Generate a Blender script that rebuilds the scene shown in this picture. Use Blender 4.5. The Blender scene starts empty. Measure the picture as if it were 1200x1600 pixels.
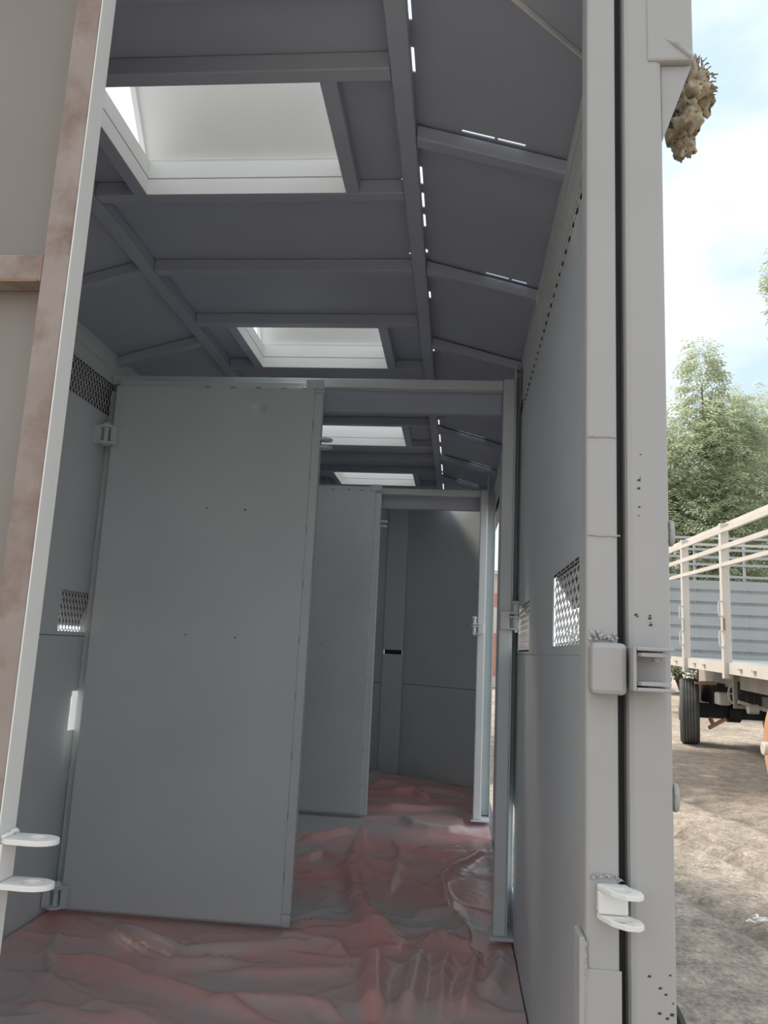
import bpy, math, random
import numpy as np
from mathutils import Vector, Matrix

random.seed(7)
np.random.seed(7)
SC = bpy.context.scene
COL = SC.collection

# ------------------------------------------------------------------ camera
# distances are measured from the lens; ground lies EYE below it
EYE = 1.35
F_PX = 1220.0
_Y = Vector((111, -220, F_PX)).normalized()
_Z = Vector((330, 7040, F_PX)); _Z = (_Z - _Z.dot(_Y) * _Y).normalized()
_X = _Z.cross(_Y)
if _X[0] < 0:
    _X = -_X
cam_d = bpy.data.cameras.new('camera')
cam = bpy.data.objects.new('camera', cam_d)
COL.objects.link(cam)
cam_d.sensor_fit = 'HORIZONTAL'
cam_d.sensor_width = 36.0
cam_d.lens = 36.0 * F_PX / 1200.0
cam_d.clip_start = 0.02
cam_d.clip_end = 400
right = Vector((_X[0], _Y[0], _Z[0])); up = Vector((_X[1], _Y[1], _Z[1])); fwd = Vector((_X[2], _Y[2], _Z[2]))
mw = Matrix.Identity(4)
for i in range(3):
    mw[i][0] = right[i]; mw[i][1] = up[i]; mw[i][2] = -fwd[i]
mw[2][3] = EYE
cam.matrix_world = mw
SC.camera = cam

def ray(px, py):
    d = Vector((px - 600.0, 800.0 - py, F_PX))
    return Vector((_X.dot(d), _Y.dot(d), _Z.dot(d)))
def onZ(px, py, z):
    d = ray(px, py); return d * (z / d.z)

# ------------------------------------------------------------------ view, world, sun
SC.view_settings.view_transform = 'Standard'
SC.view_settings.look = 'None'
SC.view_settings.gamma = 1.0
SC.view_settings.use_curve_mapping = False
SC.view_settings.exposure = 0.14
SC.cycles.max_bounces = 20
SC.cycles.diffuse_bounces = 14

world = bpy.data.worlds.new('sky_world'); SC.world = world
world.use_nodes = True
nt = world.node_tree; nt.nodes.clear()
tc = nt.nodes.new('ShaderNodeTexCoord')
mp = nt.nodes.new('ShaderNodeMapping'); mp.inputs['Scale'].default_value = (1.0, 1.0, 2.2)
mp.inputs['Location'].default_value = (0.35, 0.1, 0.15)
nz = nt.nodes.new('ShaderNodeTexNoise'); nz.inputs['Scale'].default_value = 1.9; nz.inputs['Detail'].default_value = 5; nz.inputs['Roughness'].default_value = 0.5
rp = nt.nodes.new('ShaderNodeValToRGB')
rp.color_ramp.elements[0].position = 0.36; rp.color_ramp.elements[0].color = (0.0, 0.0, 0.0, 1)
rp.color_ramp.elements[1].position = 0.50; rp.color_ramp.elements[1].color = (1, 1, 1, 1)
mx = nt.nodes.new('ShaderNodeMix'); mx.data_type = 'RGBA'
mx.inputs[6].default_value = (0.66, 0.83, 1.02, 1)
mx.inputs[7].default_value = (1.10, 1.12, 1.15, 1)
bg = nt.nodes.new('ShaderNodeBackground'); bg.inputs['Strength'].default_value = 1.0
wo = nt.nodes.new('ShaderNodeOutputWorld')
nt.links.new(tc.outputs['Generated'], mp.inputs['Vector'])
nt.links.new(mp.outputs['Vector'], nz.inputs['Vector'])
nt.links.new(nz.outputs['Fac'], rp.inputs['Fac'])
nt.links.new(rp.outputs['Color'], mx.inputs[0])
nt.links.new(mx.outputs[2], bg.inputs['Color'])
nt.links.new(bg.outputs[0], wo.inputs['Surface'])

sun_d = bpy.data.lights.new('sun', 'SUN'); sun = bpy.data.objects.new('sun', sun_d); COL.objects.link(sun)
sun_d.energy = 3.6; sun_d.color = (1.0, 0.90, 0.76); sun_d.angle = math.radians(14)
sun.location = (-7, 5, 12)
sun.rotation_euler = Vector((0.62, -0.30, -0.95)).to_track_quat('-Z', 'Y').to_euler()

# ------------------------------------------------------------------ materials
def nodes_of(name):
    m = bpy.data.materials.new(name); m.use_nodes = True
    n = m.node_tree; b = n.nodes['Principled BSDF']
    return m, n, b

def paint(name, c1, c2, rough=0.5, scale=3.0, bump=0.03, bscale=60.0, metallic=0.0, spec=0.5, spots=None, spot_scale=9.0, spot_lo=0.60, spot_hi=0.68):
    m, n, b = nodes_of(name)
    t = n.nodes.new('ShaderNodeTexCoord')
    a = n.nodes.new('ShaderNodeTexNoise'); a.inputs['Scale'].default_value = scale; a.inputs['Detail'].default_value = 6
    n.links.new(t.outputs['Object'], a.inputs['Vector'])
    r = n.nodes.new('ShaderNodeValToRGB')
    r.color_ramp.elements[0].position = 0.3; r.color_ramp.elements[0].color = (*c1, 1)
    r.color_ramp.elements[1].position = 0.7; r.color_ramp.elements[1].color = (*c2, 1)
    n.links.new(a.outputs['Fac'], r.inputs['Fac'])
    out = r.outputs['Color']
    if spots:
        s = n.nodes.new('ShaderNodeTexNoise'); s.inputs['Scale'].default_value = spot_scale; s.inputs['Detail'].default_value = 8; s.inputs['Roughness'].default_value = 0.65
        n.links.new(t.outputs['Object'], s.inputs['Vector'])
        q = n.nodes.new('ShaderNodeMapRange'); q.inputs[1].default_value = spot_lo; q.inputs[2].default_value = spot_hi
        n.links.new(s.outputs['Fac'], q.inputs[0])
        x = n.nodes.new('ShaderNodeMix'); x.data_type = 'RGBA'
        n.links.new(q.outputs[0], x.inputs[0]); n.links.new(out, x.inputs[6]); x.inputs[7].default_value = (*spots, 1)
        out = x.outputs[2]
    n.links.new(out, b.inputs['Base Color'])
    b.inputs['Roughness'].default_value = rough; b.inputs['Metallic'].default_value = metallic
    b.inputs['Specular IOR Level'].default_value = spec
    if bump:
        c = n.nodes.new('ShaderNodeTexNoise'); c.inputs['Scale'].default_value = bscale; c.inputs['Detail'].default_value = 4
        n.links.new(t.outputs['Object'], c.inputs['Vector'])
        u = n.nodes.new('ShaderNodeBump'); u.inputs['Strength'].default_value = bump * 5; u.inputs['Distance'].default_value = 0.004
        n.links.new(c.outputs['Fac'], u.inputs['Height']); n.links.new(u.outputs[0], b.inputs['Normal'])
    return m

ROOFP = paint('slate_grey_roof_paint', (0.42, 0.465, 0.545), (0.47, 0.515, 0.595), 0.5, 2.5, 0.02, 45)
GREY = paint('grey_paint', (0.635, 0.69, 0.705), (0.70, 0.75, 0.76), 0.42, 2.5, 0.02, 45)
POST = paint('light_grey_paint', (0.35, 0.35, 0.345), (0.39, 0.39, 0.38), 0.45, 3.0, 0.03, 30)
WHITE = paint('white_grey_paint', (0.70, 0.705, 0.685), (0.76, 0.765, 0.74), 0.5, 4.0, 0.02, 40)
PRIMER = paint('brown_primer', (0.25, 0.205, 0.178), (0.34, 0.292, 0.26), 0.6, 6.0, 0.04, 40, spots=(0.19, 0.115, 0.085), spot_scale=8, spot_lo=0.47, spot_hi=0.66)
PRIMER_SHEET = paint('brown_grey_sheet', (0.215, 0.192, 0.172), (0.26, 0.235, 0.212), 0.6, 2.0, 0.02, 30)
RUST = paint('rust_primer', (0.26, 0.16, 0.11), (0.38, 0.22, 0.14), 0.7, 10.0, 0.04, 40)
DARK = paint('dark_rubber', (0.02, 0.022, 0.025), (0.04, 0.042, 0.045), 0.7, 8, 0.03, 40)
TYRE = paint('tyre_rubber', (0.07, 0.075, 0.075), (0.11, 0.112, 0.11), 0.85, 6, 0.05, 50)
TRUCKW = paint('truck_cream_paint', (0.54, 0.50, 0.44), (0.62, 0.58, 0.52), 0.5, 2, 0.02, 20, spots=(0.55, 0.32, 0.20), spot_scale=2.2, spot_lo=0.64, spot_hi=0.74)
TRUCKG = paint('truck_blue_grey_paint', (0.36, 0.385, 0.395), (0.42, 0.445, 0.455), 0.5, 1.5, 0.02, 20)
TRUCKD = paint('truck_chassis_paint', (0.34, 0.30, 0.25), (0.44, 0.40, 0.34), 0.7, 3, 0.03, 20)
ORANGE = paint('orange_brown_rim', (0.52, 0.26, 0.14), (0.60, 0.34, 0.21), 0.7, 5, 0.03, 20)
BARK = paint('bark', (0.13, 0.10, 0.075), (0.20, 0.16, 0.12), 0.9, 5, 0.08, 12)
NEST = paint('dried_mud_straw', (0.13, 0.10, 0.06), (0.62, 0.53, 0.38), 0.9, 42, 0.1, 90, spots=(0.035, 0.03, 0.025), spot_scale=34, spot_lo=0.53, spot_hi=0.58)
STRAW = paint('straw', (0.20, 0.16, 0.09), (0.34, 0.28, 0.17), 0.9, 30, 0, 30)
PLASTER = paint('pale_plaster', (0.62, 0.58, 0.53), (0.70, 0.66, 0.60), 0.8, 0.6, 0.02, 8)
SALMON = paint('salmon_brick_paint', (0.50, 0.24, 0.18), (0.58, 0.30, 0.23), 0.8, 0.8, 0.02, 8)
GLASS = paint('dark_window_glass', (0.05, 0.06, 0.07), (0.07, 0.08, 0.09), 0.1, 1, 0, 8)
STEELFLOOR = paint('floor_steel', (0.16, 0.16, 0.17), (0.22, 0.22, 0.23), 0.6, 3, 0.02, 30)
WELD = paint('weld_bead_paint', (0.33, 0.33, 0.33), (0.42, 0.42, 0.41), 0.5, 60, 0.08, 160)

# ground
def make_ground_mat():
    m, n, b = nodes_of('dirt_ground')
    t = n.nodes.new('ShaderNodeTexCoord')
    a = n.nodes.new('ShaderNodeTexNoise'); a.inputs['Scale'].default_value = 0.35; a.inputs['Detail'].default_value = 9; a.inputs['Roughness'].default_value = 0.65
    n.links.new(t.outputs['Object'], a.inputs['Vector'])
    r = n.nodes.new('ShaderNodeValToRGB')
    r.color_ramp.elements[0].position = 0.35; r.color_ramp.elements[0].color = (0.42, 0.355, 0.295, 1)
    r.color_ramp.elements[1].position = 0.62; r.color_ramp.elements[1].color = (0.70, 0.61, 0.51, 1)
    n.links.new(a.outputs['Fac'], r.inputs['Fac'])
    s = n.nodes.new('ShaderNodeTexNoise'); s.inputs['Scale'].default_value = 7; s.inputs['Detail'].default_value = 8; s.inputs['Roughness'].default_value = 0.7
    n.links.new(t.outputs['Object'], s.inputs['Vector'])
    q = n.nodes.new('ShaderNodeMapRange'); q.inputs[1].default_value = 0.3; q.inputs[2].default_value = 0.7; q.inputs[3].default_value = 0.50; q.inputs[4].default_value = 1.25
    n.links.new(s.outputs['Fac'], q.inputs[0])
    x = n.nodes.new('ShaderNodeMix'); x.data_type = 'RGBA'; x.blend_type = 'MULTIPLY'; x.inputs[0].default_value = 1
    n.links.new(r.outputs[0], x.inputs[6]); n.links.new(q.outputs[0], x.inputs[7])
    f = n.nodes.new('ShaderNodeTexNoise'); f.inputs['Scale'].default_value = 38; f.inputs['Detail'].default_value = 5; f.inputs['Roughness'].default_value = 0.75
    n.links.new(t.outputs['Object'], f.inputs['Vector'])
    qf = n.nodes.new('ShaderNodeMapRange'); qf.inputs[1].default_value = 0.36; qf.inputs[2].default_value = 0.62; qf.inputs[3].default_value = 0.62; qf.inputs[4].default_value = 1.15
    n.links.new(f.outputs['Fac'], qf.inputs[0])
    xf = n.nodes.new('ShaderNodeMix'); xf.data_type = 'RGBA'; xf.blend_type = 'MULTIPLY'; xf.inputs[0].default_value = 1
    n.links.new(x.outputs[2], xf.inputs[6]); n.links.new(qf.outputs[0], xf.inputs[7])
    x = xf
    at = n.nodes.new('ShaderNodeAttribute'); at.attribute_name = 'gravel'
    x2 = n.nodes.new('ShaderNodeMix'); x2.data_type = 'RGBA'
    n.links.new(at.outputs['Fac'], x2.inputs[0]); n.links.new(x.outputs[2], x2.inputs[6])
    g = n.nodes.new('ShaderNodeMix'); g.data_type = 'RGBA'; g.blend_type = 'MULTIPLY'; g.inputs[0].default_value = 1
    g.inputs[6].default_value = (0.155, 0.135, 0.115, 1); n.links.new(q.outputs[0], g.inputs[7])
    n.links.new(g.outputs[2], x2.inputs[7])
    n.links.new(x2.outputs[2], b.inputs['Base Color'])
    b.inputs['Roughness'].default_value = 0.95
    u = n.nodes.new('ShaderNodeBump'); u.inputs['Strength'].default_value = 0.9; u.inputs['Distance'].default_value = 0.06
    s2 = n.nodes.new('ShaderNodeTexNoise'); s2.inputs['Scale'].default_value = 26; s2.inputs['Detail'].default_value = 6; s2.inputs['Roughness'].default_value = 0.7
    n.links.new(t.outputs['Object'], s2.inputs['Vector'])
    ad = n.nodes.new('ShaderNodeMath'); ad.operation = 'MULTIPLY_ADD'; ad.inputs[1].default_value = 0.5
    n.links.new(s2.outputs['Fac'], ad.inputs[0]); n.links.new(s.outputs['Fac'], ad.inputs[2])
    n.links.new(ad.outputs[0], u.inputs['Height']); n.links.new(u.outputs[0], b.inputs['Normal'])
    return m
DIRT = make_ground_mat()

def make_plastic():
    m, n, b = nodes_of('red_plastic_sheeting')
    at = n.nodes.new('ShaderNodeAttribute'); at.attribute_name = 'red'
    t = n.nodes.new('ShaderNodeTexCoord')
    a = n.nodes.new('ShaderNodeTexNoise'); a.inputs['Scale'].default_value = 14; a.inputs['Detail'].default_value = 7
    n.links.new(t.outputs['Object'], a.inputs['Vector'])
    q = n.nodes.new('ShaderNodeMath'); q.operation = 'MULTIPLY_ADD'; q.inputs[1].default_value = 0.5; q.inputs[2].default_value = -0.25
    n.links.new(a.outputs['Fac'], q.inputs[0])
    s = n.nodes.new('ShaderNodeMath'); s.operation = 'ADD'; s.use_clamp = True
    n.links.new(at.outputs['Fac'], s.inputs[0]); n.links.new(q.outputs[0], s.inputs[1])
    x = n.nodes.new('ShaderNodeMix'); x.data_type = 'RGBA'
    x.inputs[6].default_value = (0.60, 0.60, 0.595, 1)
    x.inputs[7].default_value = (0.90, 0.44, 0.415, 1)
    n.links.new(s.outputs[0], x.inputs[0]); n.links.new(x.outputs[2], b.inputs['Base Color'])
    b.inputs['Roughness'].default_value = 0.27
    b.inputs['Specular IOR Level'].default_value = 0.55
    c = n.nodes.new('ShaderNodeTexNoise'); c.inputs['Scale'].default_value = 30; c.inputs['Detail'].default_value = 6
    n.links.new(t.outputs['Object'], c.inputs['Vector'])
    u = n.nodes.new('ShaderNodeBump'); u.inputs['Strength'].default_value = 0.3; u.inputs['Distance'].default_value = 0.008
    n.links.new(c.outputs['Fac'], u.inputs['Height']); n.links.new(u.outputs[0], b.inputs['Normal'])
    return m
PLASTIC = make_plastic()

def make_leaf(name, c_a, c_b):
    m, n, b = nodes_of(name)
    at = n.nodes.new('ShaderNodeAttribute'); at.attribute_name = 'tint'
    x = n.nodes.new('ShaderNodeMix'); x.data_type = 'RGBA'
    x.inputs[6].default_value = (*c_a, 1); x.inputs[7].default_value = (*c_b, 1)
    n.links.new(at.outputs['Fac'], x.inputs[0]); n.links.new(x.outputs[2], b.inputs['Base Color'])
    b.inputs['Roughness'].default_value = 0.5
    tr = n.nodes.new('ShaderNodeBsdfTranslucent'); n.links.new(x.outputs[2], tr.inputs['Color'])
    ms = n.nodes.new('ShaderNodeMixShader'); ms.inputs[0].default_value = 0.35
    o = n.nodes['Material Output']
    n.links.new(b.outputs[0], ms.inputs[1]); n.links.new(tr.outputs[0], ms.inputs[2]); n.links.new(ms.outputs[0], o.inputs['Surface'])
    return m
LEAF = make_leaf('leaf_green', (0.32, 0.39, 0.27), (0.80, 0.84, 0.62))

# ------------------------------------------------------------------ mesh helpers
class MB:
    def __init__(s): s.v = []; s.f = []
    def add(s, vs, fs):
        o = len(s.v); s.v += [tuple(p) for p in vs]; s.f += [tuple(i + o for i in f) for f in fs]; return s
    def box(s, x0, x1, y0, y1, z0, z1):
        return s.add([(x0,y0,z0),(x1,y0,z0),(x1,y1,z0),(x0,y1,z0),(x0,y0,z1),(x1,y0,z1),(x1,y1,z1),(x0,y1,z1)],
                     [(0,3,2,1),(4,5,6,7),(0,1,5,4),(1,2,6,5),(2,3,7,6),(3,0,4,7)])
    def prism(s, poly, ax, a0, a1):
        """poly: 2D outline in the two other axes (cyclic order), extruded along axis ax"""
        n = len(poly)
        def P(p, a):
            if ax == 'x': return (a, p[0], p[1])
            if ax == 'y': return (p[0], a, p[1])
            return (p[0], p[1], a)
        return s.add([P(p, a0) for p in poly] + [P(p, a1) for p in poly],
                     [tuple(range(n))[::-1], tuple(range(n, 2*n))] + [(i, (i+1) % n, n + (i+1) % n, n + i) for i in range(n)])
    def bar(s, p, q, w, h):
        """box bar from p to q, w across, h along the up-ish direction"""
        p = Vector(p); q = Vector(q); d = (q - p).normalized()
        u = Vector((0, 0, 1)) if abs(d.z) < 0.9 else Vector((0, 1, 0))
        a = d.cross(u).normalized() * (w/2); b = a.cross(d).normalized() * (h/2)
        c = [p-a-b, p+a-b, p+a+b, p-a+b, q-a-b, q+a-b, q+a+b, q-a+b]
        return s.add(c, [(0,3,2,1),(4,5,6,7),(0,1,5,4),(1,2,6,5),(2,3,7,6),(3,0,4,7)])
    def cyl(s, p, q, r, n=16, r2=None):
        p = Vector(p); q = Vector(q); d = (q - p).normalized(); r2 = r if r2 is None else r2
        u = Vector((0, 0, 1)) if abs(d.z) < 0.9 else Vector((1, 0, 0))
        a = d.cross(u).normalized(); b = a.cross(d).normalized()
        A = [p + (a*math.cos(2*math.pi*i/n) + b*math.sin(2*math.pi*i/n))*r for i in range(n)]
        B = [q + (a*math.cos(2*math.pi*i/n) + b*math.sin(2*math.pi*i/n))*r2 for i in range(n)]
        return s.add(A + B, [tuple(range(n))[::-1], tuple(range(n, 2*n))] + [(i, (i+1) % n, n+(i+1) % n, n+i) for i in range(n)])
    def tube(s, pts, radii, n=8):
        pts = [Vector(p) for p in pts]; rings = []
        for k, p in enumerate(pts):
            d = (pts[min(k+1, len(pts)-1)] - pts[max(k-1, 0)]).normalized()
            u = Vector((0.13, 0.21, 0.97)); a = d.cross(u)
            if a.length < 0.1: a = d.cross(Vector((1, 0, 0)))
            a.normalize(); b = a.cross(d).normalized()
            rings.append([p + (a*math.cos(2*math.pi*i/n) + b*math.sin(2*math.pi*i/n))*radii[k] for i in range(n)])
        vs = [q for r in rings for q in r]; fs = []
        for k in range(len(rings)-1):
            for i in range(n): fs.append((k*n+i, k*n+(i+1) % n, (k+1)*n+(i+1) % n, (k+1)*n+i))
        fs += [tuple(range(n))[::-1], tuple(range(len(vs)-n, len(vs)))]
        return s.add(vs, fs)
    def lug(s, outline, hole, r, z0, z1, n=28):
        """flat plate in the xy plane with a round hole; outline: closed polygon seen from the hole centre"""
        hx, hy = hole; out = []
        for i in range(n):
            t = 2*math.pi*i/n; dx, dy = math.cos(t), math.sin(t); best = None
            for (ax, ay), (bx, by) in zip(outline, outline[1:] + outline[:1]):
                ex, ey = bx-ax, by-ay; det = dx*(-ey) - dy*(-ex)
                if abs(det) < 1e-12: continue
                rx, ry = ax-hx, ay-hy
                tt = (rx*(-ey) - ry*(-ex)) / det; uu = (dx*ry - dy*rx) / det
                if tt > 0 and -1e-9 <= uu <= 1+1e-9 and (best is None or tt < best): best = tt
            out.append((hx + dx*best, hy + dy*best))
        inn = [(hx + math.cos(2*math.pi*i/n)*r, hy + math.sin(2*math.pi*i/n)*r) for i in range(n)]
        vs = [(*p, z0) for p in out] + [(*p, z0) for p in inn] + [(*p, z1) for p in out] + [(*p, z1) for p in inn]
        fs = []
        for i in range(n):
            j = (i+1) % n
            fs += [(i, n+i, n+j, j), (2*n+i, 2*n+j, 3*n+j, 3*n+i), (i, j, 2*n+j, 2*n+i), (n+i, 3*n+i, 3*n+j, n+j)]
        return s.add(vs, fs)
    def build(s, name, mat, parent=None, bevel=0.0, smooth=False, rel=False, seg=2):
        if not rel:   # camera-height coordinates to world, origin at the base of the piece
            vs = [(x, y, z + EYE) for x, y, z in s.v]
        else:
            vs = list(s.v)
        a = np.array(vs); base = Vector(((a[:,0].min()+a[:,0].max())/2, (a[:,1].min()+a[:,1].max())/2, a[:,2].min()))
        me = bpy.data.meshes.new(name); me.from_pydata([tuple(Vector(v) - base) for v in vs], [], s.f); me.update()
        if smooth: me.polygons.foreach_set('use_smooth', [True]*len(me.polygons))
        me.materials.append(mat)
        o = bpy.data.objects.new(name, me); COL.objects.link(o)
        o.location = base
        if parent is not None:
            o.parent = parent
            if not rel: o.location = base - wloc(parent)
        if bevel:
            m = o.modifiers.new('bevel', 'BEVEL'); m.width = bevel; m.segments = seg; m.limit_method = 'ANGLE'; m.angle_limit = math.radians(40)
            m.harden_normals = False
        return o

def wloc(o):
    p = Vector(o.location)
    return p + (wloc(o.parent) if o.parent else Vector((0, 0, 0)))

def tag(o, label, cat, group=None, kind=None):
    o['label'] = label; o['category'] = cat
    if group: o['group'] = group
    if kind: o['kind'] = kind
    return o

def thing(name, loc, label, cat, group=None, kind=None):
    o = bpy.data.objects.new(name, None); COL.objects.link(o)
    o.empty_display_size = 0.1
    o.location = (loc[0], loc[1], loc[2] + EYE)
    return tag(o, label, cat, group, kind)

def box(name, mat, parent, x0, x1, y0, y1, z0, z1, bevel=0.0):
    return MB().box(x0, x1, y0, y1, z0, z1).build(name, mat, parent, bevel)

def holed(lo_a, hi_a, lo_b, hi_b, holes):
    """cells of a rectangle in (a,b) that are not inside any hole"""
    A = sorted({lo_a, hi_a, *[min(max(h[0], lo_a), hi_a) for h in holes], *[min(max(h[1], lo_a), hi_a) for h in holes]})
    B = sorted({lo_b, hi_b, *[min(max(h[2], lo_b), hi_b) for h in holes], *[min(max(h[3], lo_b), hi_b) for h in holes]})
    out = []
    for a0, a1 in zip(A, A[1:]):
        for b0, b1 in zip(B, B[1:]):
            ca, cb = (a0+a1)/2, (b0+b1)/2
            if not any(h[0] < ca < h[1] and h[2] < cb < h[3] for h in holes): out.append((a0, a1, b0, b1))
    return out

def mesh_screen(name, mat, parent, x, y0, y1, z0, z1, py=0.030, pz=0.020, t=0.0024):
    """expanded metal in the plane x: zigzag strands that touch at the knuckles"""
    m = MB(); nz_ = max(1, int(round((z1-z0)/pz))); ny = max(1, int(round((y1-y0)/py)))
    dz = (z1-z0)/nz_; dy = (y1-y0)/ny
    for j in range(nz_+1):
        zc = z0 + j*dz
        for i in range(ny*2):
            ya = y0 + i*dy/2; yb = ya + dy/2
            s0 = 1 if (i + j) % 2 == 0 else -1
            za = min(max(zc + s0*dz/2*0.92, z0), z1); zb = min(max(zc - s0*dz/2*0.92, z0), z1)
            if abs(za-zb) < 1e-4 and (j == 0 or j == nz_): za = zb = zc
            m.bar((x + 0.0012*s0, ya, za), (x - 0.0012*s0, yb, zb), 0.0024, t)
    return m.build(name, mat, parent)

# ------------------------------------------------------------------ dimensions of the trailer body
XL, XR = -1.39, 0.222
ZF, ZW, ZT, ZS = -0.955, 1.085, 1.170, 1.213
Y0, Y1 = 1.0, 6.0
TLX, TRX = (-1.052, -1.008), (-0.168, -0.126)      # roof tubes
ZG = -EYE

# floor
floor = tag(MB().box(XL-0.04, XR+0.04, Y0, 6.62, ZF-0.06, ZF-0.012).build('floor', STEELFLOOR), 'grey steel trailer floor under the crumpled plastic sheet', 'floor', kind='structure')

# left wall
wl = thing('wall_left', (XL, 3.4, ZF-0.012), 'grey sheet-metal left wall of the trailer with mesh vents', 'wall', kind='structure')
winL = [(2.655, 3.06, 0.012, 0.157), (4.3, 4.7, 0.012, 0.157)]
def wall_piece(parent, xa, xb, y0, y1, z0, z1, holes=()):
    m = MB()
    for a0, a1, b0, b1 in holed(y0, y1, z0, z1, list(holes)): m.box(xa, xb, a0, a1, b0, b1)
    return m.build('wall_panel', GREY, parent)
slotL = (2.812, 2.90, -0.342, -0.203)
ventL = [(1.25, 2.885, 0.855, 0.99), (3.05, 4.6, 0.855, 0.99)]
wall_piece(wl, XL-0.003, XL, Y0, 2.96, -0.0025, ZW+0.03, winL[:1] + ventL[:1])
wall_piece(wl, XL-0.003, XL, 2.9625, Y1, -0.0025, ZW+0.03, winL + ventL[1:])
wall_piece(wl, XL-0.003, XL, Y0, 3.4, -0.535, -0.005, [slotL])
wall_piece(wl, XL-0.003, XL, 3.4025, Y1, -0.535, -0.005)
wall_piece(wl, XL-0.006, XL-0.003, Y0, Y1, ZF-0.05, -0.53)
box('seam_strip', DARK, wl, XL-0.009, XL-0.0035, Y0, Y1, -0.03, 0.010)
box('seam_strip', DARK, wl, XL-0.009, XL-0.0035, 3.37, 3.43, -0.53, -0.04)
box('seam_strip', DARK, wl, XL-0.009, XL-0.0035, 2.94, 2.98, 0.16, 0.85)
for w in winL:
    mesh_screen('mesh_vent', GREY, wl, XL-0.008, *w, 0.024, 0.023)
    MB().prism([(XL-0.004, 0.172), (XL-0.052, 0.034), (XL-0.054, 0.035), (XL-0.004, 0.176)], 'y', w[0]-0.02, w[1]+0.02).build('vent_hood', STEELFLOOR, wl)
for w in ventL: mesh_screen('mesh_vent', GREY, wl, XL-0.008, *w, 0.024, 0.023)
box('vent_flashing', STEELFLOOR, wl, XL-0.047, XL-0.004, 1.2, 4.7, 0.828, 0.832)
# backing flashing behind the upper vents, outside the sheet
box('vent_flashing', STEELFLOOR, wl, XL-0.05, XL-0.047, 1.2, 4.7, 0.83, 1.085)
for ys in (1.25, 2.15, 2.93, 3.85, 4.8, 5.7):
    box('outer_stud', GREY, wl, XL-0.046, XL-0.006, ys-0.02, ys+0.02, ZF-0.05, 0.83, 0.002)
box('eave_strip', GREY, wl, XL, XL+0.012, Y0+0.05, 2.79, 1.045, 1.085, 0.003)

# right wall
R0 = random.Random(2)
wr = thing('wall_right', (XR, 3.4, ZF-0.012), 'grey sheet-metal right wall of the trailer with mesh vents', 'wall', kind='structure')
winR = [(1.452, 1.845, 0.025, 0.180), (2.43, 2.84, 0.014, 0.17)]
SEAM = 2.245
wall_piece(wr, XR, XR+0.003, Y0+0.04, SEAM-0.0015, 0.006, 0.898, winR[:1])
wall_piece(wr, XR, XR+0.003, Y0+0.04, SEAM-0.0015, ZF-0.05, 0.0055)
wall_piece(wr, XR, XR+0.003, SEAM+0.0015, 4.36, 0.006, 0.898, winR[1:])
wall_piece(wr, XR, XR+0.003, SEAM+0.0015, 4.36, ZF-0.05, 0.0045, [(2.885, 2.965, -0.80, -0.52)])
wall_piece(wr, XR, XR+0.003, 4.78, Y1, ZF-0.05, 0.898)
box('seam_strip', DARK, wr, XR+0.0035, XR+0.009, Y0+0.05, 4.355, -0.012, 0.020)
box('door_lintel', GREY, wr, XR-0.012, XR+0.003, 4.30, 4.80, 0.985, 1.03, 0.002)
for w in winR:
    mesh_screen('mesh_vent', GREY, wr, XR+0.006, *w, 0.050, 0.0185)
    MB().prism([(XR+0.004, 0.196), (XR+0.050, 0.112), (XR+0.052, 0.113), (XR+0.004, 0.200)], 'y', w[0]-0.02, w[1]+0.02).build('vent_hood', STEELFLOOR, wr)
mesh_screen('eave_mesh', GREY, wr, XR+0.000, 1.06, 2.80, 0.900, 1.050, 0.030, 0.020)
box('vent_flashing', STEELFLOOR, wr, XR+0.035, XR+0.038, Y0+0.04, Y1, 0.86, 1.097)
box('vent_flashing', STEELFLOOR, wr, XR+0.004, XR+0.0345, Y0+0.04, Y1, 0.8605, 0.8635)
box('eave_strip', GREY, wr, XR-0.006, XR+0.003, Y0+0.05, 2.80, 1.052, 1.095, 0.002)
wall_piece(wr, XR, XR+0.003, 2.95, Y1, 0.899, 1.13)
for ys in (1.25, SEAM, 3.4, 4.0):
    box('outer_stud', GREY, wr, XR+0.010, XR+0.034, ys-0.02, ys+0.02, ZF-0.05, 0.96, 0.002)
box('seam_strip', DARK, wr, XR+0.0035, XR+0.0095, SEAM-0.012, SEAM+0.012, ZF, 0.89)
# tack welds along the sheet lip under the eave mesh
w_ = MB()
for i in range(30):
    yy = 1.15 + i*0.055
    w_.box(XR-0.003, XR+0.001, yy, yy+R0.uniform(0.006, 0.02), 0.895, 0.900)
for i in range(6):
    yy = 1.455 + i*0.064
    w_.box(XR-0.001, XR+0.001, yy, yy+0.045, 0.1805, 0.1845)
w_.build('tack_weld', DARK, wr)['kind'] = 'stuff'

# front wall: V nose
wf = thing('wall_front', (-0.5, 6.4, ZF-0.012), 'grey angled nose wall at the far end of the trailer', 'wall', kind='structure')
def vpanel(p, q, z0, z1, th=0.004):
    (xa, ya), (xb, yb) = p, q
    d = Vector((xb-xa, yb-ya, 0)).normalized(); n = Vector((-d.y, d.x, 0))*th
    poly = [(xa, ya), (xb, yb), (xb+n.x, yb+n.y), (xa+n.x, ya+n.y)]
    return MB().prism(poly, 'z', z0, z1).build('wall_panel', GREY, wf)
for (p, q) in (((XR, 5.93), (-0.425, 6.49)), ((-0.585, 6.49), (XL, 5.80))):
    vpanel(p, q, ZF-0.05, -0.268); vpanel(p, q, -0.264, ZS+0.02)
    pb = [(v[0], v[1]+0.008) for v in (p, q)]; vpanel(pb[0], pb[1], -0.29, -0.24).data.materials[0] = DARK
box('nose_post', GREY, wf, -0.59, -0.42, 6.46, 6.52, ZF-0.05, -0.035, 0.006)
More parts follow.
